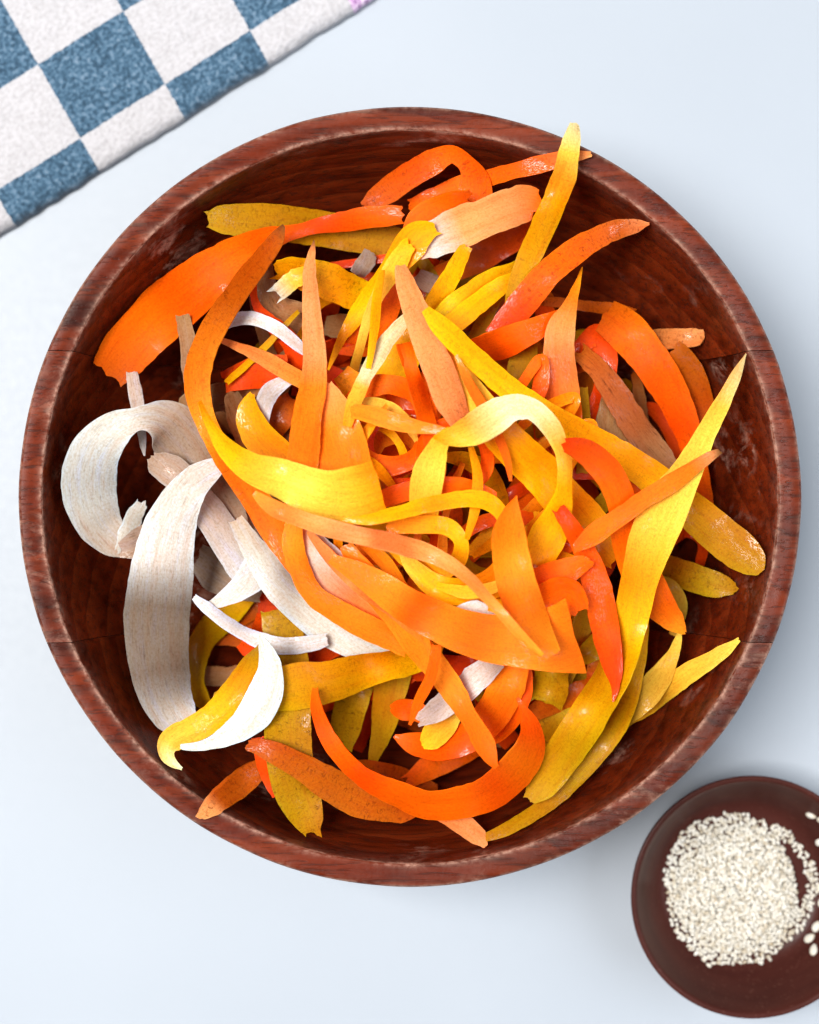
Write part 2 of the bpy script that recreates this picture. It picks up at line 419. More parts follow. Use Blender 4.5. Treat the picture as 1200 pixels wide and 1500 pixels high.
for i in top:
    z, d, x, y, e = seeds[i]
    o = bpy.data.objects.new('sesame_seed', SEED); C.objects.link(o); o.location = (SB.x + x, SB.y + y, z); o.rotation_euler = e
    tag(o, 'cream sesame seed on top of the heap in the small dish', 'seed', 'sesame seeds on top of the heap')
# loose larger seeds stuck to the wall of the dish (photo pixels, length, heading)
for (px, py, s, a, lab) in ((1188, 1195, 1.9, 8, 'topmost loose pale seed on the right wall of the small dish'),
                       (1201, 1201, 1.6, 70, 'loose pale seed just below the topmost one, at the right edge'),
                       (1199, 1234, 1.6, 75, 'lone pale seed half cut by the right edge above the crescent gap'),
                       (1201, 1300, 1.7, 80, 'lone pale seed at the right edge level with the heap middle'),
                       (1203, 1322, 1.7, 80, 'lone pale seed at the right edge above the lower cluster'),
                       (1196, 1357, 2.1, 60, 'uppermost large pale seed of the lower right cluster'),
                       (1186, 1374, 2.1, 35, 'middle large pale seed of the lower right cluster'),
                       (1192, 1391, 2.1, 80, 'lowest large pale seed of the lower right cluster')):
    z = 0.012
    for _ in range(6):
        p = at(px, py, z); rr = math.hypot(p.x - SB.x, p.y - SB.y); z = floor_z(rr) + 0.0011
    p = at(px, py, z)
    o = bpy.data.objects.new('sesame_seed', SEED); C.objects.link(o); o.location = p; o.scale = (s, s, s)
    dirn = math.atan2(p.y - SB.y, p.x - SB.x); sl = math.atan2(floor_z(rr + .001) - floor_z(rr - .001), .002)
    o.rotation_euler = (Matrix.Rotation(dirn, 3, 'Z') @ Matrix.Rotation(-sl, 3, 'Y') @ Matrix.Rotation(math.radians(a) - dirn, 3, 'Z')).to_euler()
    tag(o, lab, 'seed', 'loose seeds on the wall of the small dish')

# ------------------------------------------------------------------ towel
TZ = 0.0075
p0 = at(117.5, 202, TZ); pu = at(242, 123.5, TZ); pv = at(56, 94.5, TZ)
eu, ev = pu - p0, pv - p0
NU, NV = 300, 190
u = np.linspace(-2.6, 4.4, NU); vmin = -0.43
vv = np.concatenate([[vmin + 0.04, vmin + 0.012], vmin + 0.30 * (np.linspace(0, 1, NV - 2)) ** 1.0 * 9.0])
tw_v, tw_uv = [], []
tr = np.random.default_rng(5)
def lattice(n, m, seed):
    g = np.random.default_rng(seed).normal(size=(n, m)); return g
def blur(a, k):
    for ax in (0, 1):
        for _ in range(k): a = (np.roll(a, 1, ax) + a * 2 + np.roll(a, -1, ax)) / 4
    return a
bump1 = blur(lattice(NV, NU, 2), 1); bump1 /= bump1.std()
bump2 = blur(lattice(NV, NU, 3), 60); bump2 /= bump2.std()
edge_w = blur(lattice(NV, NU, 4), 8)[0]; edge_w /= edge_w.std()
for i, v in enumerate(vv):
    for j, uu in enumerate(u):
        dist = (v - vmin) * ev.length                      # metres from the folded edge
        if i == 0: z = 0.0006
        elif i == 1: z = 0.0022
        else:
            q = min(1.0, dist / 0.0055); z = 0.0022 + (TZ - 0.0022) * math.sqrt(max(0, 1 - (1 - q) ** 2))
        w = 1 if i > 1 else 0.3
        z += w * (bump1[i, j] * 0.00009 + bump2[i, j] * 0.0003)
        off = edge_w[j] * 0.0002 * max(0, 1 - dist / 0.01)
        p = p0 + eu * uu + ev * v + ev.normalized() * off
        tw_v.append((p.x, p.y, max(z, 0.0004))); tw_uv.append((uu, v))
tw_f = [(i * NU + j, i * NU + j + 1, (i + 1) * NU + j + 1, (i + 1) * NU + j) for i in range(NV - 1) for j in range(NU - 1)]
me = bpy.data.meshes.new('towel'); me.from_pydata(tw_v, [], tw_f); me.update()
uvl = me.uv_layers.new(name='UVMap'); idx = np.empty(len(me.loops), int); me.loops.foreach_get('vertex_index', idx)
uvl.data.foreach_set('uv', np.array(tw_uv)[idx].ravel())
tag(link('kitchen_towel', me, M_TOWEL), 'folded blue and white checked cotton towel in the upper left corner', 'towel')

# ------------------------------------------------------------------ vegetable ribbons
COL = {'O': (0.93, 0.130, 0.001), 'OD': (0.78, 0.062, 0.001), 'OB': (0.53, 0.090, 0.002), 'OP': (0.88, 0.31, 0.085), 'OL': (0.94, 0.240, 0.007),  # OL: orange lightened to paint the bright glow of the heap centre
       'Y': (0.93, 0.42, 0.001), 'YO': (0.93, 0.31, 0.001), 'YL': (0.93, 0.60, 0.06), 'YW': (0.86, 0.78, 0.42), 'YM': (0.50, 0.230, 0.002),  # YM: mustard, deepened to paint the shade on outer yellow ribbons
       'G': (0.27, 0.20, 0.145), 'W': (0.74, 0.70, 0.635), 'T': (0.46, 0.31, 0.21), 'TB': (0.40, 0.175, 0.06), 'P': (0.64, 0.47, 0.36), 'BR': (0.20, 0.065, 0.012)}  # first one: white flesh with shade and dark backing painted in
GS = 3                                        # depth grid: one cell = 3 photo pixels
GW, GH = 1260 // GS, 1560 // GS               # with a margin of 30 px
ZB = np.zeros((GH, GW))
def cells(px, py):
    i = np.clip(((np.asarray(py) + 30) / GS).astype(int), 0, GH - 1); j = np.clip(((np.asarray(px) + 30) / GS).astype(int), 0, GW - 1)
    return i, j
def project(x, y, z):
    k = FPX / (CAM_Z - z); return 600 + x * k, 750 - y * k
# start from the inside of the wooden bowl
ps = catmull([p[:2] for p in PROFILE[:22]], 50); th = np.linspace(0, 2 * np.pi, 2200)
for r, z in ps:
    a, b = project(BOWL.x + r * np.cos(th), BOWL.y + r * np.sin(th), z); i, j = cells(a, b)
    np.maximum.at(ZB, (i, j), z)
# ribbons are springy: the buried ones hold the middle of the heap up
gi, gj = np.mgrid[0:GH, 0:GW]; gx = gj * GS - 30 + GS / 2; gy = gi * GS - 30 + GS / 2
dr = np.sqrt(((gx - 590) / 1.05) ** 2 + (gy - 740) ** 2)
dome = 0.058 - 0.042 * np.clip((dr - 60) / 330, 0, 1) ** 1.2
inside = dr < 400
ZB = np.where(inside, np.maximum(ZB, dome), ZB)

def gauss(z, s):
    if s < 0.3: return z
    k = int(3 * s) + 1; w = np.exp(-0.5 * (np.arange(-k, k + 1) / s) ** 2); w /= w.sum()
    return np.convolve(np.pad(z, k, mode='edge'), w, mode='valid')
def vnoise(n, wl, seed):
    g = np.random.default_rng(seed).normal(size=max(4, int(n / wl) + 4))
    x = np.linspace(0, len(g) - 3.01, n); i = x.astype(int); f = x - i; f = f * f * (3 - 2 * f)
    return g[i] * (1 - f) + g[i + 1] * f
RIB_N = [0]; LOFT = [0.0010]                 # LOFT: how springily a ribbon rests on those below
def ribbon(label, col, skin, st, group=None, cup=None, stiff=0.55, thick=0.00045, rough=1.0, gap=None, name='carrot_ribbon', cat='carrot ribbon', z_off=0.0, thin=1.0, twist=0.44):
    RIB_N[0] += 1; sd = 1000 + RIB_N[0]
    S = np.array([list(s) + [0] * (5 - len(s)) for s in st], float)
    seg = np.maximum(np.hypot(np.diff(S[:, 0]), np.diff(S[:, 1])), 4.0)
    kt = np.concatenate([[0], np.cumsum(seg)]); L = kt[-1]
    N = int(max(26, min(110, L / 4.5)))
    dense = catmull(S, 14); dk = np.concatenate([np.linspace(kt[i], kt[i + 1], 14, endpoint=False) for i in range(len(S) - 1)] + [[L]])
    t = np.linspace(0, L, N); D = np.stack([np.interp(t, dk, dense[:, c]) for c in range(5)], 1)
    for c in (0, 1, 3, 4): D[:, c] = gauss(D[:, c], 1.2)
    D[0, :2] = S[0, :2]; D[-1, :2] = S[-1, :2]
    cx, cy, w, lift, tilt = D.T; w = np.maximum(w, 1.0)
    tilt = tilt + np.tan(np.clip(vnoise(N, 17, sd + 9) * twist, -1.05, 1.05))
    T = np.stack([np.gradient(cx), np.gradient(cy)], 1)
    side = np.stack([T[:, 1], -T[:, 0]], 1); nl = np.hypot(*side.T)
    good = nl > 0.25 * np.median(nl); side /= np.maximum(nl, 1e-6)[:, None]
    for i in range(1, N):
        if side[i] @ side[i - 1] < 0: side[i] *= -1
        if not good[i]: side[i] = side[i - 1]
    side = np.stack([gauss(side[:, 0], 1.5), gauss(side[:, 1], 1.5)], 1); side /= np.maximum(np.hypot(*side.T), 1e-6)[:, None]
    k0 = (CAM_Z - 0.09) / FPX                                     # metres per pixel, about
    A = 9; s = np.linspace(-1, 1, A)
    eL = vnoise(N, 2.0, sd) * 0.38 * rough + vnoise(N, 10, sd + 1) * 1.1; eR = vnoise(N, 2.0, sd + 2) * 0.38 * rough + vnoise(N, 10, sd + 3) * 1.1
    lim = np.minimum(1, w / 16)
    hw = np.where(s[None, :] > 0, (w / 2 + eL * lim)[:, None], (w / 2 + eR * lim)[:, None])
    X = cx[:, None] + side[:, :1] * s[None] * hw; Y = cy[:, None] + side[:, 1:] * s[None] * hw
    # ragged ends
    for e, sg in ((0, -1), (-1, 1)):
        tg = T[e] / max(1e-6, np.hypot(*T[e])); jit = (vnoise(A, 3.0, sd + 5) * 1.4 + np.random.default_rng(sd + 5).normal(size=A) * 0.35) * min(2.2, w[e] * 0.08) * rough
        X[e] += tg[0] * jit * sg; Y[e] += tg[1] * jit * sg
    if cup is None: cup = np.random.default_rng(sd + 6).uniform(-0.10, 0.14)
    cup = cup * 0.4
    prof_c = cup * (1 - s ** 2)
    wave = vnoise(N, 14, sd + 7) * 0.0006
    off = tilt[:, None] * s[None] * (w / 2)[:, None] * k0 + prof_c[None] * w[:, None] * k0
    i, j = cells(X, Y); H = ZB[i, j]
    if gap is None: gap = LOFT[0]
    zc = (H - off).max(1) + gap
    ds = np.concatenate([[0], np.cumsum(np.hypot(np.diff(cx), np.diff(cy)))]) * k0
    if stiff: zc = (zc[None, :] - stiff * np.abs(ds[:, None] - ds[None, :])).max(1)
    z = zc.copy()
    for _ in range(14):
        z = np.maximum(gauss(z, 2.5), zc - 0.0012)
    z = gauss(z, 2.0) + wave + lift * 0.001 + z_off
    Z = z[:, None] + off
    K = (CAM_Z - Z) / FPX
    P = np.stack([(X - 600) * K, -(Y - 750) * K, Z], 2)
    du = np.gradient(P, axis=0); dv = np.gradient(P, axis=1)
    nrm = np.cross(du, dv); nrm /= np.maximum(np.linalg.norm(nrm, axis=2, keepdims=True), 1e-9)
    flip = np.sign(nrm[:, :, 2].mean()) or 1; nrm *= flip
    th_ = thick * (0.9 + 0.1 * np.clip((1 - np.abs(s)) * 3, 0, 1))[None, :, None] * np.clip(np.minimum(np.arange(N), np.arange(N)[::-1]) / 3 + 0.35, 0, 1)[:, None, None]
    th_ = th_ * np.minimum(1, w / 14)[:, None, None]
    topv = P + nrm * th_ / 2; botv = P - nrm * th_ / 2
    Vv = np.concatenate([topv.reshape(-1, 3), botv.reshape(-1, 3)]); NB = N * A; F = []
    for a in range(N - 1):
        for b in range(A - 1):
            q = (a * A + b, (a + 1) * A + b, (a + 1) * A + b + 1, a * A + b + 1)
            F.append(q if flip > 0 else q[::-1]); r = tuple(x + NB for x in q); F.append(r[::-1] if flip > 0 else r)
        for b in (0, A - 1):
            q = (a * A + b, (a + 1) * A + b, (a + 1) * A + b + NB, a * A + b + NB); F.append(q[::-1] if (b == 0) == (flip > 0) else q)
    for a in (0, N - 1):
        for b in range(A - 1):
            q = (a * A + b, a * A + b + 1, a * A + b + 1 + NB, a * A + b + NB); F.append(q if (a == 0) != (flip > 0) else q[::-1])
    me = bpy.data.meshes.new(name); me.from_pydata(Vv.tolist(), [], F); me.update()
    uv = np.stack([np.repeat(ds / 0.01, A), (s[None] * (w / 2)[:, None] * k0 / 0.01).ravel()], 1); uv = np.concatenate([uv, uv + 3.3])
    idx = np.empty(len(me.loops), int); me.loops.foreach_get('vertex_index', idx)
    me.uv_layers.new(name='UVMap').data.foreach_set('uv', uv[idx].ravel())
    stops = []                                                     # 'O', or 'O>OP' or 'O@0>Y@.4>W@1' along the ribbon
    parts = col.split('>')
    for n_, c_ in enumerate(parts):
        nm, _, pos = c_.partition('@'); stops.append((float(pos) if pos else (n_ / max(1, len(parts) - 1)), COL[nm]))
    r_ = np.random.default_rng(sd + 8); jit = np.array([1, 1 + r_.normal() * 0.03, 1 + r_.normal() * 0.03]) * (1 - abs(r_.normal()) * 0.03)
    tt = t / L; cc = np.stack([np.interp(tt, [p for p, _ in stops], [c[q] for _, c in stops]) * jit[q] for q in range(3)], 1)
    core = r_.uniform(-0.05, 0.22); cc = np.repeat(cc, A, 0)
    sA = np.tile(s, N); edge = np.abs(sA) ** 8                       # edges brightened as if light passed through, paler core in the middle
    cc = cc * (1 + core * np.exp(-(sA * 2.2) ** 2)[:, None] * np.array((0.08, 0.35, 0.6)))
    shift = r_.uniform(-0.22, 0.22) * sA + 0.20 * np.repeat(vnoise(N, 12, sd + 11), A)   # deeper towards one edge, paler in places
    pale = parts[0].split('@')[0] in ('W', 'T', 'P', 'G')
    cc = cc * (1 + shift[:, None] * np.array((0.15, 0.2, 0.28) if pale else (0.06, 0.7, 1.2))) * (1 + edge[:, None] * np.array((0.0, 0.12, 0.25)))
    cc = np.clip(cc, 0, 0.94); cc = np.concatenate([cc, cc, ]); cc = np.concatenate([cc, np.ones((len(cc), 1))], 1)
    at_ = me.color_attributes.new('Col', 'FLOAT_COLOR', 'POINT'); at_.data.foreach_set('color', cc.ravel())
    o = link(name, me, M_RIB); me.set_sharp_from_angle(angle=math.radians(42)); o.color = (0.0 if parts[min(1, len(parts) - 1)].split('@')[0] in ('W', 'T', 'P', 'TB') else 1.0, (0.20 if pale else 0.13) * thin, 1, skin)
    tag(o, label, cat, group)
    # what lies on top of it next must clear it
    M = 3; zi = []
    Xd = np.stack([np.interp(np.linspace(0, N - 1, N * M), np.arange(N), X[:, q]) for q in range(A)], 1)
    Yd = np.stack([np.interp(np.linspace(0, N - 1, N * M), np.arange(N), Y[:, q]) for q in range(A)], 1)
    Zd = np.stack([np.interp(np.linspace(0, N - 1, N * M), np.arange(N), Z[:, q]) for q in range(A)], 1)
    qq = np.linspace(0, A - 1, A * 4); q0 = np.minimum(qq.astype(int), A - 2); f = qq - q0
    ex = lambda B: B[:, q0] * (1 - f) + B[:, q0 + 1] * f
    i, j = cells(ex(Xd), ex(Yd)); np.maximum.at(ZB, (i, j), ex(Zd) + thick / 2)
    return o
# --- half buried shavings that fill the middle and show only in the gaps
fr = np.random.default_rng(21)
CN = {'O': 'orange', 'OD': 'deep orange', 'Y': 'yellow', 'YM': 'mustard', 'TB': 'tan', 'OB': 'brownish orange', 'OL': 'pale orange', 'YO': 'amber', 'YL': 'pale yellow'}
def fillers(count, rmax, wlo, whi, codes, pl, pr, adj, limit, fx=605, fy=735):
    for k in range(count):
        rad = rmax * math.sqrt(fr.random()); an = fr.uniform(0, 6.283)
        x, y = fx + rad * math.cos(an), fy + rad * math.sin(an); hd = fr.uniform(0, 6.283); cv = fr.normal() * 0.012
        ln = fr.uniform(*((210, 420) if adj == 'strand tangled' else (130, 340))); pts = []; w0 = fr.uniform(wlo, whi); n = 8
        for q in range(n):
            ww = w0 * (0.45 if q in (0, n - 1) else 1.0) * fr.uniform(0.85, 1.15); pts.append((x, y, ww, 0, fr.normal() * 0.35))
            x += math.cos(hd) * ln / (n - 1); y += math.sin(hd) * ln / (n - 1); hd += cv * ln / (n - 1)
            dd = math.hypot(x - fx, y - fy)
            if dd > limit: hd = math.atan2(fy - y, fx - x) + fr.normal() * 0.5
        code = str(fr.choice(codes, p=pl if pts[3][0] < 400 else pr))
        mx_, my_ = pts[3][0] - fx, pts[3][1] - fy
        where = 'the centre of the heap' if math.hypot(mx_, my_) < 100 else 'the %s side of the heap' % ['right', 'lower right', 'lower', 'lower left', 'left', 'upper left', 'upper', 'upper right'][int(round(math.atan2(my_, mx_) / (math.pi / 4))) % 8]
        lab = '%s carrot %s in %s' % (CN[code], adj, where)
        ribbon(lab, code, 0.2 + 0.5 * fr.random(), pts, group=lab, stiff=.25 if adj == 'strand tangled' else .4, twist=.5)
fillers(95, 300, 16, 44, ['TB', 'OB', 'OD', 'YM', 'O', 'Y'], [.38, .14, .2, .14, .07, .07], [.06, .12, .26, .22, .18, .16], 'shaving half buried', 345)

T_ = ribbon
LOFT[0] = 0.0018
# ================= lowest visible ribbons, along the wall of the bowl
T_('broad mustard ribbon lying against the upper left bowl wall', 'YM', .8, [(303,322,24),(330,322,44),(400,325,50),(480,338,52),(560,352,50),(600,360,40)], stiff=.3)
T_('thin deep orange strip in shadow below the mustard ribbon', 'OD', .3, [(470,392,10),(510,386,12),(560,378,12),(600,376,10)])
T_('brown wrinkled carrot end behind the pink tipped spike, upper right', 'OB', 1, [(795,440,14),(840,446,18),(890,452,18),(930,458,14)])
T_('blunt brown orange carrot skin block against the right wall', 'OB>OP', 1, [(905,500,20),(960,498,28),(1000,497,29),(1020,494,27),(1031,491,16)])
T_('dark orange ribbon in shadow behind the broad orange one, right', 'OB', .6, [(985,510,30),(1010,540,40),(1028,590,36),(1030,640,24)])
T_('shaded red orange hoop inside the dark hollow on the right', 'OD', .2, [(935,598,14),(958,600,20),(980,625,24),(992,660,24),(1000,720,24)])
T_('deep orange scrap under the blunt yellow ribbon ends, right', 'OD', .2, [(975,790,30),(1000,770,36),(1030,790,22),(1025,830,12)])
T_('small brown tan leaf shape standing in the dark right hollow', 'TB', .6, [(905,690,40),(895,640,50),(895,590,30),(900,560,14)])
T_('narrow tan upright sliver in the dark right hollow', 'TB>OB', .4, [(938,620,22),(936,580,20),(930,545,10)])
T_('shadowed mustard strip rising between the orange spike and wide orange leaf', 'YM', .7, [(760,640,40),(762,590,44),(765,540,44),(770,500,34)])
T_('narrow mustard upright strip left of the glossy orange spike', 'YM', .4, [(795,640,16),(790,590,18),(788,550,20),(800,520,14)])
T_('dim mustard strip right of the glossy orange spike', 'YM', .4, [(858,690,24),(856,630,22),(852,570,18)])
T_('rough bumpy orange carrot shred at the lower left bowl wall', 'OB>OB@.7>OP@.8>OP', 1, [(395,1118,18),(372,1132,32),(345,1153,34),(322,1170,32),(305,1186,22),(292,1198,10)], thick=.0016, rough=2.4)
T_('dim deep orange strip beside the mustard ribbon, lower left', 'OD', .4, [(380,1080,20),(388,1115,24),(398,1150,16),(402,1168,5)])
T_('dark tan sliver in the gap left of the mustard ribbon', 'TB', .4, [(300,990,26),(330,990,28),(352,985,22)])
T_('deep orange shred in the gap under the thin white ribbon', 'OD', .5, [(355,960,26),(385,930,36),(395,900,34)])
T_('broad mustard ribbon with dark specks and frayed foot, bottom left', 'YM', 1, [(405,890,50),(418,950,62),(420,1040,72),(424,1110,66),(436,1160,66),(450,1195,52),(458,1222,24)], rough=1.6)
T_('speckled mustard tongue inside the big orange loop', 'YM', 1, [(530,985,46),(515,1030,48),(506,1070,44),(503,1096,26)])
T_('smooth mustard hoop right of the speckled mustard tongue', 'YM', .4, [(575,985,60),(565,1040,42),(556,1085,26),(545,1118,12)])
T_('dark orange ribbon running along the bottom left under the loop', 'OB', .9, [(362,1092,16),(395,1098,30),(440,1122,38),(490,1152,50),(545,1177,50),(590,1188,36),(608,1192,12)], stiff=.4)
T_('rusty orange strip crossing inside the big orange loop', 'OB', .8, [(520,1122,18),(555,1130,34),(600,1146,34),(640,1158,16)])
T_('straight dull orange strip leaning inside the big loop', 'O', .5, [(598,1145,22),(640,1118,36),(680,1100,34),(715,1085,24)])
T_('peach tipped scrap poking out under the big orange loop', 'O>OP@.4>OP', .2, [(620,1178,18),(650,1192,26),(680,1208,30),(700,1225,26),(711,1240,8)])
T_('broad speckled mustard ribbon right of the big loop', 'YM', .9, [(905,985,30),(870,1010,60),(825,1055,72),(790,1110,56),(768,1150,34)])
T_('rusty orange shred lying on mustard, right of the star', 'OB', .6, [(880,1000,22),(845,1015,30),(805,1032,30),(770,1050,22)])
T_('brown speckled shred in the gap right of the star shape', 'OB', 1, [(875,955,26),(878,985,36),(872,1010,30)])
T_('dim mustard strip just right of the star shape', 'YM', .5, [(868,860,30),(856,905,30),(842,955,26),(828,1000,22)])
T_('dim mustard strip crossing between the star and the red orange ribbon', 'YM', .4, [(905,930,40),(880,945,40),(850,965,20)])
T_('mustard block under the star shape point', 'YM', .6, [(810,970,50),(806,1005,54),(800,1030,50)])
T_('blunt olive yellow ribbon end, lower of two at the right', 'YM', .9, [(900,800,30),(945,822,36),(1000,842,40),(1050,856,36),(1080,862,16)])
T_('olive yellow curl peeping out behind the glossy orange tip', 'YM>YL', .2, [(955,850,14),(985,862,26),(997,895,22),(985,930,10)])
# ================= right and lower right
T_('bright yellow pointed ribbon end nearest the lower right wall', 'YL>Y', .1, [(1083,936,8),(1065,950,18),(1030,974,26),(985,1003,32),(945,1032,30),(905,1060,20)])
T_('pale yellow curl beside the bright pointed ribbon end', 'YL@0>YL@.3>YM', .1, [(995,926,6),(990,950,16),(972,985,32),(945,1018,42),(915,1042,40),(880,1075,30)])
LOFT[0] = 0.0024
# ================= upper part
T_('thin orange ribbon end resting on the upper rim', 'O@0>O@.7>OP', .7, [(600,300,20),(660,278,26),(720,259,27),(780,243,26),(830,232,22),(866,226,8)])
T_('orange ribbon with brown skin bent over at the top', 'OB@0>O@.6>O', .9, [(535,302,18),(560,284,34),(600,258,38),(635,236,34),(662,226,26),(684,240,26),(696,262,44),(697,295,50)], stiff=.4)
T_('orange curl tucked under the peach ribbon, top', 'O', .3, [(592,352,14),(615,322,36),(650,302,40),(690,292,30)])
T_('long broad orange ribbon sweeping along the left wall', 'OB@0>O@.16>O@.6>OD@.75>O', .35, [(158,548,56),(178,524,70),(215,482,78),(275,428,78),(335,383,60),(390,352,38),(430,340,22),(475,328,26),(530,320,32),(590,315,26)], stiff=.45, cup=.2)
T_('narrow white sliver hanging below the long orange ribbon', 'P@0>W', .6, [(193,545,16),(199,580,18),(205,620,16),(210,655,8),(212,668,2)])
T_('shaded tan ribbon descending beside the brown skinned orange one', 'TB@0>T@.5>P', .6, [(268,460,20),(276,510,26),(288,580,28),(304,650,34),(335,720,60),(365,775,66),(392,815,50)], stiff=.4)
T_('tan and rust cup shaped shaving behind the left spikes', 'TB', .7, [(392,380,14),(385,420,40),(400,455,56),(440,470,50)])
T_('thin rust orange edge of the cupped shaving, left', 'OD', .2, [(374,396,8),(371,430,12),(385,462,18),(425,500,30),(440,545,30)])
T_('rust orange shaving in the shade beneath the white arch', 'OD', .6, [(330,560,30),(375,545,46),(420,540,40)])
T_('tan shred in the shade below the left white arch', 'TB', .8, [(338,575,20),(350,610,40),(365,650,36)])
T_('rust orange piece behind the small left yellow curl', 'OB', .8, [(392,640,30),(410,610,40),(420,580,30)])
T_('narrow yellow stalk passing behind the two spikes, left', 'Y@0>YM', .2, [(332,560,10),(365,530,11),(400,495,11),(437,456,7)])
T_('grey pink chip of peel standing by the yellow fork', 'P>T', .7, [(524,402,22),(532,390,26),(543,370,20)])
T_('tan scrap behind the yellow fork', 'TB', .6, [(475,475,26),(495,478,34),(515,470,24)])
T_('torn yellow ribbon with ragged end behind the left spike', 'Y', .8, [(408,394,30),(430,396,42),(470,408,50),(510,425,50),(545,440,42),(580,452,30)], rough=1.8)
T_('folded pale yellow flap with torn white end', 'Y@0>YL@.5>W', .4, [(452,398,22),(432,408,27),(415,422,26),(405,430,22)], rough=2.2)
T_('orange block of shaving between the yellow fork and white strip', 'O', .5, [(590,395,26),(570,430,44),(550,470,54),(530,505,40)])
T_('tan pink scrap under the peach spear in the middle top', 'T', .4, [(612,400,20),(630,415,30),(655,425,22)])
T_('tan shred in the hollow under the crossing yellow strips', 'T', .6, [(665,500,30),(690,470,40),(720,445,30)])
T_('tan brown strip crossing the hollow, middle top', 'TB>OB', .6, [(660,480,22),(700,465,26),(740,430,20)])
T_('narrow mustard strip leaning left of the tall yellow ribbon', 'YM', .4, [(690,510,20),(706,480,22),(724,445,18),(742,420,10)])
T_('rust orange ribbon folded underneath the peach ribbon, top', 'OD@0>OB', .5, [(792,310,26),(775,335,36),(730,362,42),(680,388,40),(640,405,28)])
T_('broad peach ribbon with painted whitish highlight and torn left end, top', 'O@0>OP@.2>OP@.6>P@.85>OP', .1, [(788,300,40),(770,297,56),(720,315,58),(670,335,58),(635,350,56),(605,362,40)], rough=2.2, cup=.12)  # whitish band paints a highlight into the flesh colour
T_('yellow strip rising to the torn peach end', 'Y', .6, [(618,475,24),(640,440,30),(662,402,30),(683,362,18)])
T_('upper of two yellow strips crossing near the top middle', 'Y', .4, [(630,490,36),(665,452,40),(705,420,34),(745,395,18),(758,382,6)])
T_('lower of two yellow strips crossing near the top middle', 'Y', .4, [(645,490,30),(690,452,32),(730,420,26),(758,402,12)])
T_('tall yellow ribbon standing out over the upper right rim', 'YW@0>YL@.16>Y@.4>YM', .5, [(842,181,14),(838,205,26),(826,255,34),(804,312,38),(780,368,36),(760,415,30),(746,450,16)], cup=.15)
T_('rust orange pointed ribbon with wrinkled skin, upper right', 'OP@0>OB@.15>O@.5>OD', .95, [(951,328,3),(928,331,20),(892,340,30),(850,362,36),(802,402,40),(760,450,42),(728,490,34)], cup=.1)
T_('wide smooth orange leaf left of the glossy spike', 'O', .1, [(822,458,10),(800,472,26),(765,492,42),(725,508,46),(690,515,38),(655,520,24)])
T_('broad deep orange ribbon arching down the right side', 'OB@0>O@.15>O', .5, [(884,462,46),(912,480,58),(948,520,58),(980,568,50),(1005,625,42),(1022,680,30),(1038,735,16),(1044,770,6)], cup=.15, stiff=.4)
T_('tan brown ribbon with torn edge, right of the glossy spike', 'OB@0>TB', .9, [(848,515,24),(880,545,32),(910,590,38),(940,635,42),(968,672,36),(990,690,20)], rough=2)
T_('deep orange leaf in the middle behind the pale strip', 'OD>O', .2, [(558,715,40),(585,672,54),(610,625,56),(632,575,54),(645,535,36)])
T_('yellow ribbon behind the pale speckled strip', 'Y', .15, [(628,455,26),(602,500,44),(574,555,56),(550,605,58),(530,660,50)])
T_('glossy orange spike with fine tip and wet sheen', 'YO@0>OL@.15>OP@.35>O@.7>O', .25, [(853,391,2),(846,415,9),(834,450,22),(822,480,40),(819,520,48),(822,560,52),(828,605,50),(830,650,46),(825,690,30)], cup=.14)
T_('yellow forked ribbon, left tine', 'Y', .05, [(640,335,20),(612,345,44),(588,375,44),(560,412,32),(528,452,26),(502,495,16),(481,542,3)], cup=.2)
T_('yellow forked ribbon, right tine', 'Y@0>YL@.5>Y', .05, [(600,355,24),(578,392,30),(555,430,18),(537,475,13),(525,520,12),(514,560,18),(508,600,18)], cup=.2)
# ================= lower left whites
T_('yellow curl hooked behind the big white leaf', 'Y>YM@.6>Y', .2, [(360,872,34),(330,900,44),(296,940,40),(284,985,32),(296,1022,22),(318,1050,10)], cup=.2)
T_('tan white fan shaped scrap behind the white leaf', 'P>T', .7, [(290,815,40),(320,835,62),(350,855,50),(385,870,26)])
T_('wide white ribbon curled in a C against the left wall', 'T@0>T@.38>W@.52>W@.8>P', .5, [(345,775,40),(310,712,80,0),(272,650,92,0),(240,616,64,4),(205,612,34,8),(168,628,56,10),(138,665,74,8,-.5),(130,712,80,6,-.7),(142,757,72,4,-.6),(166,790,52,1,-.3),(188,806,24,0)], stiff=.3)  # tan start paints the shaded inside of the white curl
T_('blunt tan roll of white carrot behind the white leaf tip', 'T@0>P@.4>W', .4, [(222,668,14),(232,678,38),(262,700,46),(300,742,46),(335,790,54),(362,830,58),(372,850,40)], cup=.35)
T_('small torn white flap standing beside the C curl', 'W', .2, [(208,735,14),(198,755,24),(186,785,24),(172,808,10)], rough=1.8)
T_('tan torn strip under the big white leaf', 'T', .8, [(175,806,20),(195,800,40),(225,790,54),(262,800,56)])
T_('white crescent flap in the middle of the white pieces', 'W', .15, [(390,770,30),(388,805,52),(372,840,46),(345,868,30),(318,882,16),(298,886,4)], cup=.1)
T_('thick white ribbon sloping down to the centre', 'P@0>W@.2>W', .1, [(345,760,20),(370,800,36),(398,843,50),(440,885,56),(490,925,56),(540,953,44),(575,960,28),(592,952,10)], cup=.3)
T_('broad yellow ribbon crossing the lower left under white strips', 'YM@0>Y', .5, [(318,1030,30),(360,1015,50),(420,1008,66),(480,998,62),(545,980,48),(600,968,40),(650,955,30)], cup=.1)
T_('thin white ribbon arching between the leaf and the centre', 'W', .1, [(284,874,8),(302,890,16),(335,915,20),(375,936,24),(415,946,25),(450,943,24),(480,935,16)], cup=.25)
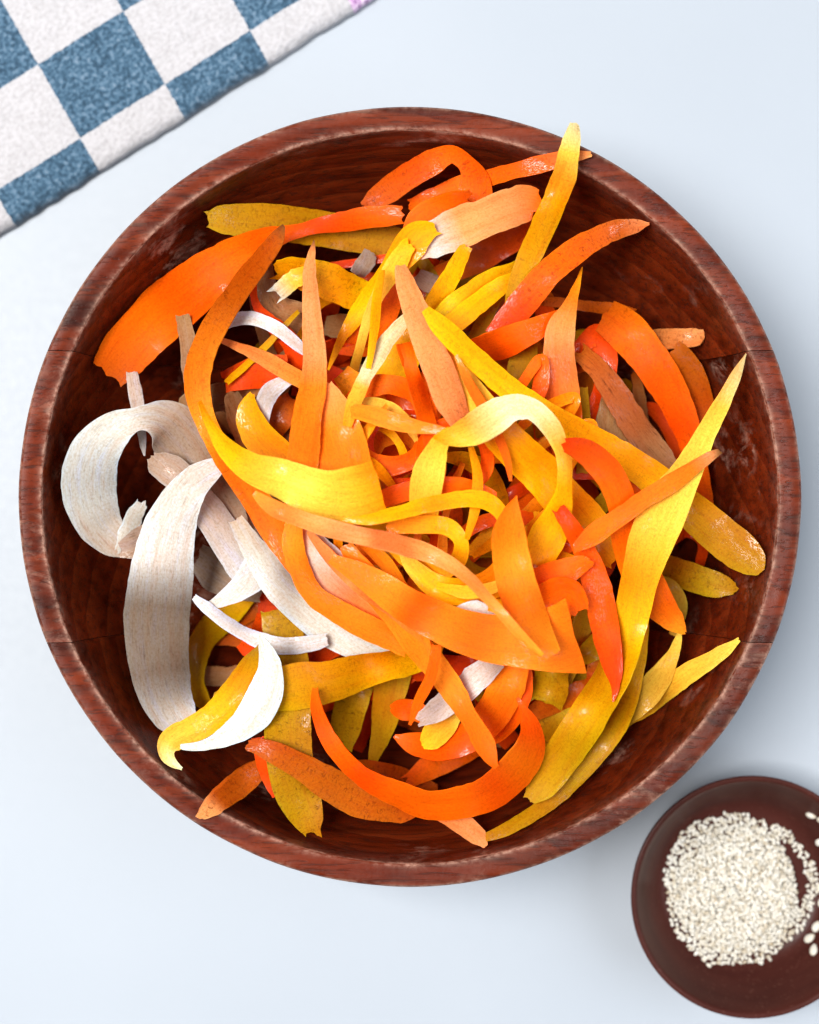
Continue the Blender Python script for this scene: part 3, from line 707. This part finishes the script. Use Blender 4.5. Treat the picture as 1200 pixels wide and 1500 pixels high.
T_('big white leaf shaped ribbon with shade painted on its lower half', 'W@0>W@.42>G@.56>G@.78>W', .5, [(331,678,10),(315,684,30),(285,705,48),(260,745,66),(244,795,82),(235,850,96),(229,910,96),(231,965,90),(240,1010,80),(256,1045,66),(274,1070,40)], cup=.12, stiff=.4)  # brown band paints the shade over the dark bowl behind
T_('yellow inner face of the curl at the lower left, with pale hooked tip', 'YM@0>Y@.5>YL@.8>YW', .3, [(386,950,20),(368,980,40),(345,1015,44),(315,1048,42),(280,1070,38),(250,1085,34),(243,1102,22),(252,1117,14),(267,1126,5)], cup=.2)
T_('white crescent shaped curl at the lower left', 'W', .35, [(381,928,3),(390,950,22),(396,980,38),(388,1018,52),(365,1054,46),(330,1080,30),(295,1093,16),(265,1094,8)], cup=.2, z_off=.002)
LOFT[0] = 0.0030
# thin springy strands tangled through the middle
fillers(26, 165, 10, 34, ['O', 'OL', 'Y', 'YO', 'YL', 'OD'], [.3, .2, .2, .2, .0, .1], [.2, .2, .25, .15, .08, .12], 'strand tangled', 200, 650, 700)
# ================= centre left
T_('white arched strip behind the left spike', 'W', .2, [(319,490,4),(328,477,13),(350,466,18),(375,467,19),(405,480,19),(430,500,18),(448,516,12)])
T_('white curved strip below the left spike arm', 'W', .3, [(384,628,20),(386,600,28),(396,574,28),(416,560,18),(440,552,8)])
T_('yellow orange hooked piece left of the orange pillars', 'Y@0>YO', .15, [(366,578,14),(364,605,34),(376,636,46),(400,662,50),(440,690,40)], cup=.2)
T_('thin orange arm with pale top reaching to the left', 'OP@0>OL', .5, [(312,493,3),(335,502,12),(370,517,20),(405,537,24),(440,556,26),(470,572,18)])
T_('orange pillar right of the tall spike, widening downward', 'OP@0>OL@.4>O', .1, [(478,560,18),(488,595,44),(500,640,68),(508,690,78),(510,730,70)], cup=.12)
T_('tall peach spike with dark tip, left of centre', 'BR@0>OP@.06>OP@.5>OL@.62>OL', .45, [(460,352,2),(457,370,10),(454,400,20),(456,450,28),(460,505,34),(460,555,38),(452,605,42),(444,655,46),(440,700,46)], cup=.12)
T_('pale yellow white strip with speckled face, centre top', 'YW@0>YW@.6>YL>Y', .45, [(601,463,18),(585,478,22),(560,508,22),(536,548,22),(518,590,20),(508,625,12)], cup=.15)
T_('second wide yellow ribbon running down to the right', 'Y@0>YL@.15>Y@.4>YO', .15, [(640,510,20),(664,545,44),(700,595,54),(750,652,58),(805,708,62),(852,762,66),(890,805,56),(905,822,30)], cup=.1)
T_('peach spear lying across the yellow ribbons, upper centre', 'OP', .55, [(586,388,16),(594,415,30),(612,465,40),(634,520,46),(656,575,44),(676,622,30)], cup=.12)
T_('narrow orange band pointing right behind the folded yellow', 'OL', .05, [(515,600,20),(545,609,26),(585,620,26),(625,628,18),(660,630,5)])
T_('orange hoop behind the thin yellow arc, centre', 'O', .1, [(545,738,24),(585,722,28),(640,712,28),(690,714,24),(725,730,14)])
T_('yellow upright band with highlight painted on its front, centre', 'Y@0>YL@.5>Y', .1, [(660,628,10),(644,650,30),(630,690,46),(624,725,46),(622,760,40)], cup=.1)  # paler middle paints its highlight
T_('long yellow ribbon with rounded end crossing to the right wall', 'Y@0>Y@.75>YM@.85>YM', .45, [(622,452,14),(650,482,30),(695,525,34),(755,575,34),(820,615,34),(885,652,40),(945,692,46),(1000,736,52),(1050,780,56),(1085,808,54),(1105,826,40),(1115,840,14)], cup=.08, stiff=.35)
T_('yellow loop lying in the middle of the heap', 'YO@0>Y', .1, [(565,772,20),(610,768,28),(655,772,24),(676,795,20,3,.5),(668,825,24,3,.5),(640,838,26,2,.3),(600,825,22),(570,800,12)])
T_('broad yellow orange ribbon bowed below the loop', 'YL@0>Y@.2>YO@.5>Y', .1, [(585,802,6),(604,830,24),(645,862,38),(700,865,44),(750,832,50),(785,785,44),(805,750,20)])
T_('narrow amber strip standing beside the yellow upright band', 'YO', .1, [(690,655,8),(700,700,15),(695,745,16),(684,790,8)], rough=.5)
T_('narrow pale orange strip slanting behind the creamy fold', 'OL>O', .1, [(668,520,6),(690,565,14),(722,618,16),(742,668,14),(748,705,5)], rough=.5)
T_('narrow yellow strip slanting between the fork and the pale strip', 'Y', .1, [(560,395,8),(552,440,14),(548,490,14),(540,540,8)], rough=.5)
T_('curled yellow flap with creamy folded top, centre right', 'Y@0>YL@.12>YW@.28>YW@.42>YL@.55>Y@.7>Y', .15, [(636,640,6),(660,640,28),(690,632,46),(725,612,50),(752,596,38,3),(785,602,30,6),(810,630,30,7),(826,670,24,7,-.6),(828,710,22,6,-.8),(820,750,40,3,-.5),(802,788,54,0),(785,825,44,-1)], cup=.15, stiff=.4)
# ================= right side top
T_('red orange ribbon with wet speckled tip, right', 'OD@0>O@.3>O@.7>OL', .35, [(825,652,18),(858,662,36),(892,695,44),(912,740,42),(920,790,48),(938,840,54),(962,880,50),(988,910,32),(1003,928,8)], cup=.14)
T_('slim yellow ribbon following the lower right wall', 'YM@0>YM@.5>Y', .4, [(712,1226,12),(742,1214,20),(790,1185,23),(838,1146,24),(876,1105,28),(905,1062,32),(925,1010,28),(938,960,22),(945,910,12)], cup=.1, stiff=.35)
T_('long yellow ribbon pointing to the upper right rim, right side', 'YW@0>YL@.12>YL@.35>Y@.5>YM', .35, [(1093,518,2),(1080,545,14),(1058,590,24),(1034,638,30),(1006,690,46),(970,755,68),(942,830,60),(925,900,54),(900,985,52),(862,1050,58),(818,1115,54),(792,1152,44),(776,1172,18)], cup=.1, stiff=.35)
T_('deep orange ribbon hanging down left of the long yellow one', 'OD@0>O@.3>OD', .4, [(818,745,18),(842,780,26),(862,820,34),(876,870,42),(888,925,42),(898,975,32),(902,1008,14),(898,1028,3)], cup=.1)
T_('slim orange strip lying across the long yellow ribbon, right', 'BR@0>OP@.07>OL@.2>O', .15, [(1056,661,8),(1036,672,16),(1000,696,24),(950,728,27),(900,762,27),(862,790,24),(840,805,14)], cup=.1, stiff=.4)
# ================= lower centre
T_('orange hoop inside the big loop, right', 'O', .1, [(768,975,20),(766,1012,26),(752,1050,26),(725,1078,24),(700,1085,14)])
T_('orange stub of ribbon left of the white piece, lower centre', 'O', .4, [(574,1042,16),(588,1040,32),(608,1042,32),(628,1052,20)])
T_('wide orange ribbon curving under the star to the lower left', 'OL@0>O@.5>O', .15, [(752,960,44),(745,1000,54),(722,1045,52),(685,1080,46),(640,1093,42),(602,1088,30),(578,1078,6)], cup=.1)
T_('bright yellow scrap below the white piece, lower centre', 'YL>Y', .05, [(672,1045,18),(652,1062,38),(632,1082,36),(618,1092,12)])
T_('pinkish white strip in the lower centre', 'P@0>W@.3>P', .4, [(728,968,30),(700,992,40),(668,1020,38),(635,1045,32),(612,1058,20)], rough=1.8)
T_('big orange loop at the bottom of the heap', 'O@0>O', .1, [(462,1008,10),(463,1035,18,2,.6),(480,1080,24,3,.8),(515,1125,26,3,.9),(560,1155,32,2,.9),(615,1176,40,1,.9),(675,1176,46,1,.9),(730,1152,52,1,.9),(768,1112,50,2,.9),(780,1072,32,4,.9),(768,1040,14,4,.6),(758,1022,6,3)], stiff=.35)
T_('white glossy scraps showing left of the spike base', 'W', .1, [(668,900,22),(695,895,30),(722,905,28),(745,918,16)])
T_('yellow scrap between the white scraps and the spike', 'Y', .1, [(715,885,16),(735,890,24),(755,905,16)])
LOFT[0] = 0.0036
# ================= top of the heap
T_('brown skinned orange ribbon curving down the left to the centre', 'BR@0>OB@.04>OB@.2>OL@.45>O', .7, [(416,330,6),(404,352,24),(375,390,32),(340,440,34),(306,495,36),(290,545,40),(294,595,36),(314,645,32),(352,702,36),(396,762,44),(436,818,46),(480,862,44),(520,890,26)], cup=.15, stiff=.4)
T_('wide bright yellow curl in front of the orange pillars', 'YO@0>Y@.3>YL@.6>Y', .1, [(292,588,6),(306,620,14),(330,655,28),(368,685,46,2,.3),(415,703,58,3,.5),(470,724,74,4,.6),(518,727,84,4,.6),(557,716,86,3,.5)], cup=.1, stiff=.4, rough=.5)
T_('thin yellow arc ending beside the folded orange spike', 'Y', .1, [(500,762,6),(540,760,16),(590,750,20),(640,738,24),(690,730,26),(722,738,26,1),(738,758,22,1),(742,785,12)], cup=.1)
T_('glossy peach ribbon with painted highlight under the central peach curl', 'OP@0>P@.3>OP@.7>OL', .15, [(432,770,22),(458,800,46),(490,838,56),(530,875,50),(570,905,30)])  # pale band near the start is a painted highlight
T_('orange stub of ribbon pointing right beside the spike', 'O', .15, [(770,862,34),(800,850,44),(835,834,36),(862,822,24)], cup=.15)
T_('orange crumpled fold behind the star shape', 'O', .2, [(780,890,40),(805,880,60),(830,875,56),(842,900,40)])
T_('peach curl sweeping from the yellow curl into the centre', 'OL', .05, [(434,752,20),(429,790,27),(440,835,30),(465,875,33),(510,905,36),(560,930,36),(600,950,26)], cup=.15, thin=2)
T_('soft orange band running down from the centre to the loop', 'OL@0>OL@.7>O', .05, [(505,800,20),(535,840,36),(572,893,38),(615,950,38),(655,1000,34),(688,1052,29),(712,1098,26),(727,1124,10)], cup=.12, stiff=.4, thin=2)
T_('slim peach strip lying beside the soft orange band', 'OP@0>OL', .05, [(452,778,8),(478,812,16),(515,850,18),(556,884,16),(596,915,12),(628,948,4)], thin=2, rough=.5)
T_('slim amber strip dropping from the loop to the star', 'YO>OL', .05, [(500,772,8),(540,800,18),(575,838,20),(600,880,18),(622,930,12),(632,968,4)], thin=2, rough=.5)
T_('narrow orange strip showing under the lower edge of the star', 'O', .1, [(640,945,14),(632,990,18),(612,1030,14),(600,1062,5)], rough=.6)
T_('slim yellow strip between the star and the upright spike', 'Y>YL', .05, [(640,858,10),(690,868,18),(735,856,16),(770,828,8)], thin=2, rough=.5)
T_('large star shaped orange fold with sharp right point', 'OL', .03, [(485,818,14),(530,842,36),(585,878,50),(645,912,58),(705,932,68),(765,940,80),(812,938,98),(843,931,118)], cup=.06, stiff=.4, rough=.4, thin=2)
T_('upright folded orange spike in the middle right', 'OL', .05, [(757,726,2),(751,748,22),(746,785,48),(752,830,56),(765,880,56),(785,925,46),(810,960,24)], cup=.2, stiff=.35, rough=.4, thin=2)
T_('long thin peach ribbon crossing the middle', 'OL@0>OP@.3>OL', .03, [(372,722,8),(400,742,22),(455,766,26),(520,783,26),(585,798,26),(640,815,25),(685,845,20),(722,885,17),(760,928,14),(795,960,6)], cup=.1, stiff=.4, rough=.4)
print('heap top', ZB[(740+30)//GS-60:(740+30)//GS+60, 150:260].max(), 'ribbons', RIB_N[0])
